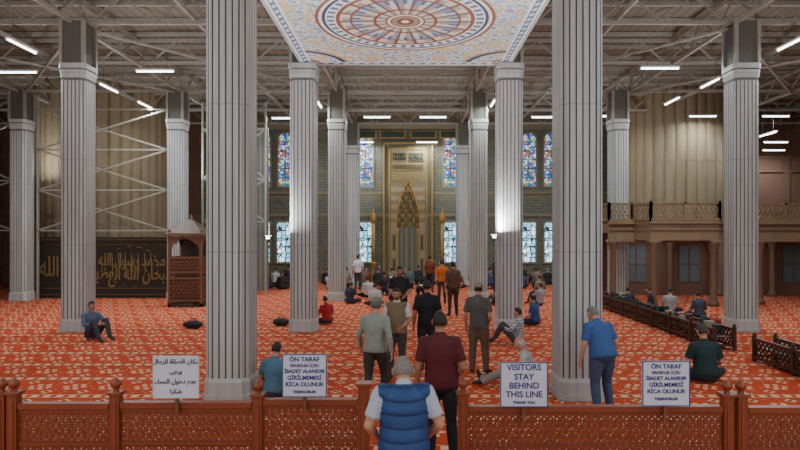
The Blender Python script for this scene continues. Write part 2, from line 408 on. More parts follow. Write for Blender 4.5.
for z,h,d in((3.9,.18,.14),(5.2,.14,.12),(9.1,.3,.2),(.5,.08,.1)): b.box((0,34-d/2,z),(23.9,d,h),0)
for x in (-10.2,-5.9,-4.4,4.4,5.9,10.2): b.box((x,33.93,4.5),(.35,.14,9),0)
b.obj('trim_1',[M_frame])

# mihrab
b=MB(); y=33.9
b.box((0,y+.02,4.2),(3.0,.1,8.2),5)
for x,w in((-1.42,.1),(1.42,.1),(-1.08,.1),(1.08,.1)): b.box((x,y-.09,4.0 if abs(x)<1.2 else 4.1),(w,.14,7.6 if abs(x)<1.2 else 8.0),0)
b.box((0,y-.09,7.78),(2.26,.14,.1),0); b.box((0,y-.09,8.1),(2.94,.14,.1),0)
b.box((0,y-.04,6.5),(2.06,.1,2.5),3)
for x in(-.5,.5):
    b.box((x,y-.11,7.3),(.86,.06,.5),0); b.box((x,y-.15,7.3),(.76,.04,.4),2)
    for k in range(5): b.tube([(x-.3+k*.15,y-.18,7.2),(x-.27+k*.15,y-.19,7.28),(x-.31+k*.15,y-.18,7.4)],[.012,.02,.008],0,6)
b.box((0,y-.11,6.72),(1.86,.06,.3),0); b.box((0,y-.15,6.72),(1.76,.04,.2),2)
for k in range(12): b.box((-.77+k*.14,y-.18,6.72),(.05,.02,.12),0)
b.box((0,y-.11,6.2),(1.86,.06,.42),0); b.box((0,y-.15,6.2),(1.76,.04,.32),6)
nW=.66
for i in range(10):
    z=3.2+i*.26; r=nW*(1-(i/10)**2.0)
    b.box((-(1.0+r)/2,y-.14,z+.13),(1.0-r,.16,.26),6 if i%2 else 3); b.box(((1.0+r)/2,y-.14,z+.13),(1.0-r,.16,.26),6 if i%2 else 3)
    n=max(2,int(r*10))
    for k in range(n):
        xx=-r+2*r*(k+.5)/n
        b.lathe([(.005,0),(.05,.06),(.07,.2),(.07,.26)],(xx,y-.07-.03*(i%2),z),0 if (k+i)%2 else 1,8)
    for sx in (-1,1): b.box((sx*r,y-.24,z+.13),(.07,.06,.3),0)
for sx in(-1,1):
    b.box((sx*.81,y-.14,1.6),(.38,.16,3.2),3)
    for z in(.9,2.3): b.box((sx*.81,y-.23,z),(.24,.03,1.0),6); b.box((sx*.81,y-.25,z),(.1,.02,.8),2)
N=10
for k in range(N):
    a0=math.pi*k/N;a1=math.pi*(k+1)/N
    b.beam((.56*math.cos(a0),y-.02-.1*(1-math.sin(a0)),1.6),(.56*math.cos(a1),y-.02-.1*(1-math.sin(a1)),1.6),.04,3.2,4 if k%2 else 7)
for x in(-.6,.6): b.lathe([(.09,0),(.09,.2),(.05,.3),(.05,2.7),(.09,2.9),(.1,3.1)],(x,y-.24,0),0,10)
b.box((0,y-.35,.06),(3.0,.9,.12),3)
for x in(-2.6,-.9,.9,2.6): b.box((x,y-.02,8.62),(1.5,.12,.46),0); b.box((x,y-.09,8.62),(1.36,.04,.34),2)
b.obj('mihrab_niche',[M_gold,M_goldink,M_green,M_marble,mat('niche_grey',(122,118,100)),mat('tile_olive',(104,108,86)),mat('gilt_tile',(136,118,80)),mat('niche_dark',(96,94,80))])
def candlestick(X,Y):
    b=MB()
    b.lathe([(.26,0),(.26,.06),(.14,.2),(.08,.32),(.14,.48),(.07,.6),(.07,.85),(.15,.98),(.2,1.1),(.2,1.16),(.13,1.2)],(0,0,0),0,16)
    b.lathe([(.11,1.2),(.11,3.4)],(0,0,0),1,14); b.lathe([(.13,3.4),(.2,3.6),(.17,3.85),(.04,4.05),(.005,4.3)],(0,0,0),0,14)
    b.obj('giant_candlestick',[M_gold,mat('old_wax',(190,154,88))],loc=(X,Y,0))
candlestick(-2.0,33.1); candlestick(1.98,33.1)

# piers
def pier(X,Y,R,z1=9.68):
    b=MB(); N=36; sec=[]
    for k in range(N*6):
        t=2*math.pi*k/(N*6); rr=R*(1-.035*(1-abs(math.sin(N/2*t)))**2); sec.append((rr*math.cos(t),rr*math.sin(t)))
    b.prism(sec,.6,z1,0); b.prism([(x*1.04,y*1.04) for x,y in sec[::3]],0,.6,0)
    for z in (3.2,6.2): b.prism([(x*1.012,y*1.012) for x,y in sec[::3]],z,z+.08,0)
    b.obj('giant_marble_pier',[M_pier],loc=(X,Y,0))
pier(-15,28.6,2.95); pier(13.5,29.7,2.8)

# scaffold bracing between left columns
b=MB()
def brace(x0,x1,zs,yb):
    for z0,z1 in zs:
        b.beam((x0,yb,z0),(x1,yb,z1),.06,.06); b.beam((x0,yb+.05,z1),(x1,yb+.05,z0),.06,.06)
    for z in sorted(set([a for p in zs for a in p])): b.beam((x0,yb,z),(x1,yb,z),.06,.06)
brace(-15.6,-10.1,[(2.9,4.6),(4.6,6.3),(6.3,8.0)],24.3)
brace(-22.4,-16.6,[(2.9,5.0),(5.0,7.4)],24.3)
brace(-9.1,-6.3,[(3.3,5.2),(5.2,7.4)],25.6)
for x in(-15.6,-10.1,-22.4,-16.6): b.beam((x,24.35,0),(x,24.35,8.6),.08,.08)
for x in(-9.1,-6.3): b.beam((x,25.6,0),(x,25.6,8.6),.08,.08)
b.obj('scaffold_bracing',[M_steel])
b=MB()
b.box((0,0,3.9),(2.7,.06,7.4),0)
for i in range(14): b.box((-1.3+i*.2,-.04,3.9),(.04,.03,7.4),1)
b.obj('scaffold_sheeting',[mat('pale_sheet',(120,120,114)),M_steel_d],loc=(-7.7,26.3,0))

# arabic shaping
AR={'ا':(0xFE8D,2),'ب':(0xFE8F,4),'ة':(0xFE93,2),'ت':(0xFE95,4),'ج':(0xFE9D,4),'خ':(0xFEA5,4),'د':(0xFEA9,2),'ر':(0xFEAD,2),'س':(0xFEB1,4),'ش':(0xFEB5,4),'ص':(0xFEB9,4),'ح':(0xFEA1,4),'ه':(0xFEE9,4),'ع':(0xFEC9,4),'ك':(0xFED9,4),'ل':(0xFEDD,4),'م':(0xFEE1,4),'ن':(0xFEE5,4),'و':(0xFEED,2),'ى':(0xFEEF,2),'ي':(0xFEF1,4),'ء':(0xFE80,1)}
def shape(t):
    out=[]
    for i,ch in enumerate(t):
        if ch not in AR: out.append(ch); continue
        base,n=AR[ch]; prev=i>0 and t[i-1] in AR and AR[t[i-1]][1]==4; nxt=i<len(t)-1 and t[i+1] in AR and AR[t[i+1]][1]>1 and n==4
        k=(3 if nxt else 1) if prev else (2 if nxt else 0)
        if n==1:k=0
        out.append(chr(base+k))
    return ''.join(reversed(out))
def text(s,size,loc,m,parent=None,ext=.002,name='lettering',bold=0.0,sx=1.0):
    cu=bpy.data.curves.new(name,'FONT'); cu.body=s; cu.size=size; cu.align_x='CENTER'; cu.align_y='CENTER'; cu.extrude=ext; cu.offset=bold
    t=bpy.data.objects.new(name,cu); scene.collection.objects.link(t)
    dg=bpy.context.evaluated_depsgraph_get(); me=bpy.data.meshes.new_from_object(t.evaluated_get(dg)); bpy.data.objects.remove(t)
    me.materials.clear(); me.materials.append(m)
    o=bpy.data.objects.new(name,me); o.location=loc; o.rotation_euler=(math.pi/2,0,0); o.scale=(sx,1,1); scene.collection.objects.link(o)
    if parent: o.parent=parent
    return o

# calligraphy screen
b=MB(); x0,x1=-16.0,-10.2; xc=(x0+x1)/2; W=x1-x0
b.box((0,0,1.31),(W,.08,2.62),0)
for z,h in((2.52,.06),(.14,.06)): b.box((0,-.05,z),(W-.1,.02,h),2)
for x in(-W/2+.1,W/2-.1): b.box((x,-.05,1.31),(.06,.02,2.45),2)
b.box((0,-.05,2.3),(W-.5,.02,.02),1); b.box((0,-.05,.42),(W-.5,.02,.02),1)
for i in range(16):
    t0=math.pi*2*i/16; b.tube([(1.2+1.15*math.cos(t0+k*.06),-.05,1.36+.86*math.sin(t0+k*.06)) for k in range(5)],[.004,.012,.02,.012,.004],1,6)
for i in range(7): 
    cx=.35+i*.28; b.tube([(cx,-.055,.85),(cx+.03,-.055,1.3),(cx-.01,-.055,1.95)],[(.016,.008),(.03,.008),(.01,.008)],1,6)
scr=b.obj('calligraphy_screen',[M_brownboard,M_goldink,mat('dull_gold_braid',(88,70,46),.8)],loc=(xc,24.95,0))
for t,sz,x,z,bo,sx in (('سبحان الله العظيم',.85,1.2,1.05,.012,.6),('محمد رسول الله',.75,1.2,1.62,.01,.6),('الله',1.2,-2.35,1.3,.012,.55),('بسم',1.0,-.9,1.3,.01,.6)):
    text(shape(t),sz,(x,-.055,z),M_goldink,scr,ext=.008,bold=bo,sx=sx)

# wooden pulpit
b=MB(); w=1.2
b.box((0,0,.06),(w+.1,w+.1,.12),0)
for sx in(-1,1):
    for sy in(-1,1): b.box((sx*w/2,sy*w/2,1.35),(.1,.1,2.7),1); b.ell((sx*w/2,sy*w/2,2.85),(.07,.07,.09),1,None,10,6)
b.box((0,0,1.2),(w,w,.08),0)
for z in(.22,1.08,1.3,1.85,2.62): 
    for sgn in(-1,1): b.box((0,sgn*w/2,z),(w,.07,.08),1); b.box((sgn*w/2,0,z),(.07,w,.08),1)
for sgn in(-1,1):
    b.lattice((-w/2,sgn*w/2,.25),(1,0,0),(0,0,1),w,.8,.13,.03,.03,1); b.lattice((sgn*w/2,-w/2,.25),(0,1,0),(0,0,1),w,.8,.13,.03,.03,1)
    b.lattice((-w/2,sgn*w/2,1.33),(1,0,0),(0,0,1),w,.5,.12,.026,.03,1); b.lattice((sgn*w/2,-w/2,1.33),(0,1,0),(0,0,1),w,.5,.12,.026,.03,1)
    # pointed arches under the eaves
    for fx in(0,1):
        for k in range(9):
            t=-1+2*k/9; t2=-1+2*(k+1)/9; za=2.18+.4*(1-abs(t)**1.6); zb=2.18+.4*(1-abs(t2)**1.6); tm=(t+t2)/2; h=2.62-(za+zb)/2
            c=(tm*w/2,sgn*w/2,2.62-h/2) if fx==0 else (sgn*w/2,tm*w/2,2.62-h/2)
            b.box(c,(w/9,.05,h) if fx==0 else (.05,w/9,h),1)
b.box((0,w/2-.04,1.9),(w,.04,1.4),0); b.box((0,.0,.7),(w*.8,w*.8,.9),0)
b.box((0,0,2.72),(w+.3,w+.3,.1),1); q=[(.72,-.72),(.72,.72),(-.72,.72),(-.72,-.72)]
b.prism(q,2.77,3.3,0,scale1=.1); b.lathe([(.05,3.26),(.08,3.33),(.03,3.4),(.005,3.52)],(0,0,0),1,10)
b.box((.1,-w/2-.16,.07),(.6,.22,.14),0)
b.obj('preacher_wooden_pulpit',[M_dwood,M_mwood],loc=(-8.4,22.4,0))

# muezzin gallery (right)
gr=MB(); ax0,ax1=7.9,24.0; gy=22.9; gd=3.5
gr.box(((ax0+ax1)/2,gy+gd/2-.2,2.98),(ax1-ax0,gd,.36),0)
gr.box(((ax0+ax1)/2,gy-.28,3.2),(ax1-ax0+.1,.16,.14),1)
gr.box(((ax0+ax1)/2,gy-.22,2.95),(ax1-ax0+.05,.08,.1),1)
gr.box(((ax0+ax1)/2,gy-.18,2.62),(ax1-ax0,.16,.36),1)
pb=[(8.8,gy-.2),(9.2,gy-1.0),(11.8,gy-1.0),(12.2,gy-.2)]
gr.prism(pb,2.8,3.27,0); gr.prism([(x,y-.05 if y<gy-.5 else y) for x,y in pb],3.14,3.27,1); gr.prism([(x,y-.03 if y<gy-.5 else y) for x,y in pb],2.9,2.96,1)
gr.prism(pb,2.5,2.8,1)
def rail(p,q):
    p=V((*p,0));q=V((*q,0));L=(q-p).length;u=(q-p)/L
    gr.beam(p+V((0,0,3.93)),q+V((0,0,3.93)),.1,.07,1); gr.beam(p+V((0,0,3.31)),q+V((0,0,3.31)),.12,.07,1); gr.beam(p+V((0,0,3.62)),q+V((0,0,3.62)),.05,.03,1)
    gr.lattice(p+V((0,0,3.34)),u,(0,0,1),L,.56,.15,.03,.04,1)
    n=max(1,round(L/1.3))
    for i in range(n+1): gr.box(tuple(p.lerp(q,i/n)+V((0,0,3.62))),(.1,.1,.74),1)
rail((ax0,gy-.2),(8.8,gy-.2)); rail((8.8,gy-.2),(9.2,gy-1.0)); rail((9.2,gy-1.0),(11.8,gy-1.0)); rail((11.8,gy-1.0),(12.2,gy-.2)); rail((12.2,gy-.2),(ax1,gy-.2)); rail((ax0,gy-.2),(ax0,gy+gd-.3))
for x in(8.05,9.35,11.65,13.8,16.2,18.6,21):
    for y in(gy-.2,gy+2.8):
        yy=y-.65 if (y<gy and 9<x<12.4) else y
        gr.lathe([(.2,0),(.2,.12),(.15,.2),(.13,.3),(.12,2.05),(.17,2.2),(.2,2.38),(.22,2.45)],(x,yy,0),2,12); gr.box((x,yy,2.48),(.42,.42,.1),1)
gr.box((16.2,gy+3.3,1.4),(15.3,.12,2.8),3)
for x in(10.3,12.7,15,17.4): gr.box((x,gy+3.22,1.4),(.9,.06,1.6),4); gr.box((x,gy+3.18,1.4),(.05,.04,1.6),3); gr.box((x,gy+3.18,1.4),(.9,.04,.05),3)
gr.obj('muezzin_gallery',[M_brown,M_tan,M_brown,M_side,mat('dim_panel',(96,108,110))])

# low wooden shelf rails
def shelf(name,y0,y1,X):
    b=MB(); L=y1-y0; n=max(2,round(L/1.2)); w=.45
    for i in range(n+1):
        y=y0+L*i/n
        for sx in(-1,1): b.box((sx*w/2,y,.27),(.07,.07,.54),0); b.ell((sx*w/2,y,.57),(.04,.04,.045),0,None,8,6)
        b.beam((-w/2,y,.12),(w/2,y,.12),.04,.04,0)
    for sx in(-1,1):
        b.beam((sx*w/2,y0,.48),(sx*w/2,y1,.48),.06,.06,0); b.beam((sx*w/2,y0,.1),(sx*w/2,y1,.1),.05,.06,0)
        b.lattice((sx*w/2,y0,.13),(0,1,0),(0,0,1),L,.32,.1,.022,.025,1,angs=(45,135))
    b.box((0,(y0+y1)/2,.3),(w,L,.03),0)
    b.obj(name,[M_dwood,M_dwood],loc=(X,0,0))
shelf('low_wooden_bookshelf',13.5,21.6,7.4); shelf('low_wooden_bookshelf',8.6,12.3,7.6)
b=MB()
for i in range(60):
    y=13.8+random.random()*7.6; x=random.uniform(-.12,.12); c=random.randrange(4); h=random.uniform(.1,.34)
    b.box((x,y,.316+h/2),(random.uniform(.14,.2),random.uniform(.06,.24),h),c,random.uniform(-.3,.3))
b.obj('books_on_shelf',[mat('book_dark',(40,40,46)),mat('book_green',(40,70,60)),mat('book_cream',(150,140,124)),mat('book_maroon',(96,36,34))],loc=(7.4,0,0))

# ---------------------------------------------------------------- fence
fy=5.9
def fence(x0,x1,z):
    b=MB(); L=x1-x0
    b.box((L/2,0,z-.03),(L,.09,.06),0); b.box((L/2,0,z-.085),(L,.05,.03),0); b.box((L/2,0,.12),(L,.08,.1),0)
    b.lattice((0,0,.17),(1,0,0),(0,0,1),L,z-.27,.056,.018,.022,0)
    nx=int(L/.143)
    b.box((L/2,0,z-.42),(L,.05,.035),0)
    for i in range(nx):
        for k in(z-.18,z-.30): b.tube([(.07+i*.143,-.02,k),(.07+i*.143,.02,k)],[.02,.02],0,6,sm=False)
    b.obj('lattice_fence_panel',[M_fence],loc=(x0,fy,0))
def post(X,top,w=.1,finial=True):
    b=MB(); h=top-(.16 if finial else .03)
    b.box((0,0,h/2),(w,w,h),0); b.box((0,0,.06),(w+.02,w+.05,.12),0)
    b.box((0,0,h+.012),(w+.04,w+.04,.03),0)
    if finial: b.lathe([(.035,h+.02),(.025,h+.05),(.05,h+.08),(.055,h+.105),(.045,h+.13),(.02,h+.15),(.005,h+.165)],(0,0,0),0,14)
    b.box((0,-w/2-.004,h*.5+.1),(w*.5,.01,h*.7),0)
    b.obj('fence_post',[M_fence],loc=(X,fy,0),bevel=.006)
PX=lambda p:(p-VX)/98.0
fence(-7.94,PX(2)-.06,.97); fence(PX(14)+.06,PX(116)-.06,.97); fence(PX(116)+.06,PX(258)-.06,.98); fence(PX(258)+.06,PX(364)-.07,1.01)
fence(PX(463)+.06,PX(727)-.06,.94); fence(PX(741)+.06,7.94,.93)
for p,t in((2,1.22),(14,1.22),(116,1.22),(258,1.2)): post(PX(p),t)
post(PX(364),1.18,.12,False); post(PX(463),1.22,.1); post(PX(727),1.2,.1); post(PX(741),1.2,.1); post(-8,1.2); post(8,1.2)

# signs
def sign(pxl,pxr,pt,pb_,lines,arab=False):
    s=F/5.8; X=(WX(pxl,s)+WX(pxr,s))/2; w=(pxr-pxl)/s; zt=WZ(pt,s); zb=WZ(pb_,s); h=zt-zb
    e=bpy.data.objects.new('notice_sign',None); e.location=(X,5.8,zb); scene.collection.objects.link(e)
    b=MB(); b.box((0,0,h/2),(w,.012,h),0); 
    for sx in(-1,1): b.box((sx*(w/2-.006),-.009,h/2),(.008,.006,h),1)
    for z in(.004,h-.004): b.box((0,-.009,z),(w,.006,.008),1)
    b.box((0,.03,h/2-.15),(.03,.04,h*.6+.2),2)
    b.obj('board',[M_white,M_blue if not arab else M_white,M_mwood],parent=e)
    z=h-.055
    for t,sz,m,gap in lines:
        text(t,sz,(0,-.008,z),m,e,bold=.0012); z-=gap
    return e
bl=[('ÖN TARAF',.062,M_blue,.062),('ERKEKLER İÇİN',.04,mat('sign_red_ink',(90,70,130)),.056),('İBADET ALANIDIR',.049,M_blue,.066),('GİRİLMEMESİ',.056,M_blue,.066),('RİCA OLUNUR',.056,M_blue,.075),('TEŞEKKÜRLER',.036,M_blue,.05)]
sign(282,327,354,397,bl); sign(642,690,361,406,bl)
sign(500,548,362,407,[('VISITORS',.085,M_blue,.095),('STAY',.085,M_blue,.088),('BEHIND',.085,M_blue,.088),('THIS LINE',.085,M_blue,.08),('THANK YOU',.038,M_blue,.05)])
sign(153,199,356,398,[(shape('مكان الصلاة للرجال'),.062,M_blackink,.1),(shape('يرجى'),.062,M_blackink,.1),(shape('عدم دخول النساء'),.062,M_blackink,.1),(shape('شكرا'),.062,M_blackink,.08)],arab=True)

# ---------------------------------------------------------------- people
def mirror(v): return V((-v[0],v[1],v[2]))
def J(**k):
    d={}
    for a,b in k.items(): d[a]=V(b) if isinstance(b,tuple) else b
    for a in('sh','el','wr','hp','kn','an','to'):
        if a+'L' not in d: d[a+'L']=mirror(d[a+'R'])
    return d
POSE={
'stand':J(P=(0,0,.96),N=(0,-.01,1.49),H=(0,.03,1.645),shR=(.185,-.01,1.42),elR=(.245,-.04,1.13),wrR=(.25,.05,.89),hpR=(.095,0,.91),knR=(.105,.02,.5),anR=(.12,-.02,.08),toR=(.15,.15,.035),hf=(0,1,-.05)),
'lookdown':J(P=(0,0,.96),N=(0,.03,1.465),H=(0,.125,1.555),shR=(.195,.02,1.41),elR=(.29,-.02,1.15),wrR=(.22,.18,.99),hpR=(.095,0,.91),knR=(.105,.02,.5),anR=(.12,-.02,.08),toR=(.15,.15,.035),hf=(0,1,-.45)),
'stand2':J(P=(.02,0,.96),N=(0,.0,1.49),H=(0,.05,1.64),shR=(.185,0,1.42),shL=(-.185,0,1.42),elR=(.26,-.06,1.14),wrR=(.20,.13,1.0),elL=(-.25,-.02,1.13),wrL=(-.26,.09,.9),hpR=(.11,0,.91),hpL=(-.08,0,.91),knR=(.13,.05,.5),knL=(-.1,.0,.5),anR=(.16,-.0,.08),anL=(-.11,-.04,.08),toR=(.22,.15,.035),toL=(-.14,.13,.035),hf=(0,1,-.15)),
'walk':J(P=(0,0,.94),N=(0,.03,1.47),H=(0,.08,1.62),shR=(.185,.0,1.40),shL=(-.185,.04,1.40),elR=(.27,-.12,1.14),wrR=(.29,-.08,.9),elL=(-.28,.06,1.13),wrL=(-.30,.2,.92),hpR=(.095,0,.9),hpL=(-.095,0,.9),knR=(.1,.2,.52),knL=(-.1,-.02,.49),anR=(.11,.26,.085),anL=(-.11,-.28,.14),toR=(.13,.43,.04),toL=(-.12,-.12,.04),hf=(0,1,-.1)),
'bow':J(P=(0,-.05,.95),N=(-.02,.12,1.44),H=(-.04,.21,1.55),shR=(.175,.1,1.37),shL=(-.2,.1,1.37),elR=(.27,.04,1.1),wrR=(.24,.2,.9),elL=(-.27,.06,1.09),wrL=(-.28,.14,.84),hpR=(.095,-.02,.9),hpL=(-.095,-.02,.9),knR=(.13,.08,.5),knL=(-.12,0,.5),anR=(.16,.03,.08),anL=(-.14,-.12,.08),toR=(.19,.2,.035),toL=(-.18,.05,.035),hf=(-.3,1,-.55)),
'hold':J(P=(0,0,.96),N=(0,-.0,1.49),H=(0,.04,1.645),shR=(.185,-.0,1.42),elR=(.25,-.02,1.15),wrR=(.14,.22,1.12),elL=(-.25,-.02,1.15),wrL=(-.17,.22,1.05),shL=(-.185,0,1.42),hpR=(.095,0,.91),hpL=(-.095,0,.91),knR=(.1,.08,.51),knL=(-.1,.0,.5),anR=(.11,.08,.08),anL=(-.12,-.08,.08),toR=(.14,.24,.035),toL=(-.15,.09,.035),hf=(0,1,-.3)),
'cross':J(P=(0,0,.14),N=(0,.07,.66),H=(0,.13,.81),shR=(.185,.05,.59),elR=(.27,.08,.33),wrR=(.24,.29,.22),hpR=(.1,.02,.12),knR=(.36,.27,.14),anR=(-.06,.36,.08),toR=(-.2,.33,.06),hf=(0,1,-.3)),
'knees':J(P=(0,0,.13),N=(0,-.06,.65),H=(0,-.02,.81),shR=(.185,-.05,.58),elR=(.26,.14,.38),wrR=(.1,.36,.42),hpR=(.1,.02,.12),knR=(.15,.38,.48),anR=(.13,.6,.09),toR=(.14,.76,.05),hf=(0,1,-.1)),
'kneel':J(P=(0,-.05,.29),N=(0,.03,.81),H=(0,.08,.965),shR=(.185,.02,.74),elR=(.25,.04,.46),wrR=(.16,.22,.36),hpR=(.1,-.03,.26),knR=(.15,.36,.09),anR=(.11,-.1,.07),toR=(.1,-.26,.06),hf=(0,1,-.25)),
'bowdown':J(P=(0,-.22,.36),N=(0,.26,.38),H=(0,.40,.2),shR=(.185,.2,.35),elR=(.28,.3,.16),wrR=(.2,.46,.05),hpR=(.1,-.2,.33),knR=(.14,.12,.09),anR=(.11,-.3,.07),toR=(.1,-.46,.06),hf=(0,.6,-.8)),
'legsout':J(P=(0,0,.14),N=(0,.06,.65),H=(0,.14,.79),shR=(.185,.04,.58),elR=(.26,.06,.33),wrR=(.2,.3,.28),elL=(-.26,.08,.34),wrL=(-.18,.3,.3),shL=(-.185,.04,.58),hpR=(.1,.02,.13),hpL=(-.1,.02,.13),knR=(.13,.46,.2),knL=(-.15,.42,.32),anR=(.14,.88,.08),anL=(-.12,.78,.09),toR=(.17,.93,.2),toL=(-.13,.93,.07),hf=(0,1,-.4)),
}
def head(mb,Hc,fwd,up,o):
    f=fwd.normalized(); r=f.cross(up).normalized(); u=r.cross(f)
    R=Matrix((r,f,u)).transposed()
    nl,nr=32,24; vs=[]
    def pt(d):
        x,y,z=d; ax,ay,az=.076,.096,.118
        zz=max(0,-z)
        kx=1-.30*zz**1.6; ky=1-.12*zz**2
        p=V((x*ax*kx,y*ay*ky+(.008*zz if y>0 else -.0),z*az))
        if y>0:
            p.y+=.026*math.exp(-((x/.13)**2))*math.exp(-(((z+.22)/.16)**2))*(1 if z<.1 else .6)
            p.y+=.008*math.exp(-((x/.15)**2))*math.exp(-(((z-.0)/.2)**2))
            p.y+=.005*math.exp(-(((abs(x)-.35)/.25)**2))*math.exp(-(((z-.2)/.09)**2))
            p.y-=.010*math.exp(-(((abs(x)-.38)/.16)**2))*math.exp(-(((z-.04)/.10)**2))
            p.y+=.006*math.exp(-((x/.25)**2))*math.exp(-(((z+.56)/.09)**2))
            p.y+=.008*math.exp(-((x/.25)**2))*math.exp(-(((z+.86)/.1)**2))
        if y<0: p.y-=.006*math.exp(-(((z-.2)/.5)**2))
        return p
    def hairy(d):
        x,y,z=d
        if o.get('bald'): 
            return z<.45 and z>-.42 and y<.1
        if y>.55: return z>.62
        if y>.15: return z>.62-(.55-y)*1.0
        return z>(-.05 if y>-.2 else -.36)
    for i in range(nr+1):
        th=math.pi*min(max(i/nr,.01),.99)
        for k in range(nl):
            ph=2*math.pi*k/nl; d=(math.sin(th)*math.cos(ph),math.sin(th)*math.sin(ph),math.cos(th))
            p=pt(d)
            if hairy(d): p*=1.0+((.08+.015*math.sin(16*ph+4*th)+.012*math.sin(13*th)) if not o.get('bald') else .03)
            vs.append(Hc+R@p)
    for i in range(nr):
        for k in range(nl):
            k2=(k+1)%nl; th=math.pi*(i+.5)/nr; ph=2*math.pi*(k+.5)/nl
            d=(math.sin(th)*math.cos(ph),math.sin(th)*math.sin(ph),math.cos(th)); m=0
            if hairy(d): m=4
            elif o.get('beard') and d[2]<-.33 and d[1]>-.25 and not(abs(d[0])<.26 and abs(d[2]+.56)<.07 and d[1]>0): m=4
            elif d[1]>0 and abs(d[0])<.27 and abs(d[2]+.56)<.06: m=6
            elif d[1]>.5 and .18<abs(d[0])<.55 and abs(d[2]-.2)<.05: m=4
            mb.add([vs[i*nl+k],vs[(i+1)*nl+k],vs[(i+1)*nl+k2],vs[i*nl+k2]],[(0,1,2,3)],m,True)
    mb.add([vs[k] for k in range(nl)],[tuple(range(nl))],4 if not o.get('bald') else 0,True)
    L=lambda p:Hc+R@V(p)
    for sx in(-1,1):
        mb.ell(L((sx*.084,-.004,-.002)),(.012,.021,.034),0,R@Matrix.Rotation(sx*.35,3,'Z'),10,8)
        mb.ell(L((sx*.030,.080,.005)),(.013,.010,.008),7,R,10,6)
        mb.ell(L((sx*.030,.0875,.005)),(.005,.004,.005),8,R,8,4)
    if o.get('cap'):
        mb.ell(L((0,-.004,.058)),(.088,.108,.082),5 if not o.get('capmat') else 9,R,20,12)
        mb.ell(L((0,.115,.058)),(.066,.062,.008),9 if o.get('capmat') else 5,R@Matrix.Rotation(-.15,3,'X'),16,6)
def hand(mb,w,d,n,side,curl=.35):
    d=d.normalized(); n=(n-d*n.dot(d)).normalized(); l=d.cross(n)*side
    pts=[w-d*.02,w+d*.015,w+d*.05,w+d*.085]
    mb.tube(pts,[(.024,.019),(.030,.016),(.040,.015),(.036,.011)],0,10,lat=l)
    K=w+d*.080
    for i,(off,Ln) in enumerate(((.028,.068),(.0095,.078),(-.009,.072),(-.027,.056))):
        p=K+l*off; pts=[p-d*.012]; a=curl*.6; q=p
        for k,fr in enumerate((.45,.32,.23)):
            q=q+(d*math.cos(a)+n*math.sin(a)+l*off*.8).normalized()*Ln*fr; pts.append(q.copy()); a+=curl
        mb.tube(pts+[pts[-1]+(pts[-1]-pts[-2])*.12],[.0095,.0092,.0085,.0078,.004],0,7)
    p=w+d*.022+l*.026; q=p+(d*.65+l*.7+n*.25)*.034; r=q+(d*.9+l*.25+n*.35)*.03; t=r+(d*.95+n*.4)*.022
    mb.tube([p-l*.01,p,q,r,t],[.012,.0125,.011,.0098,.006],0,7)

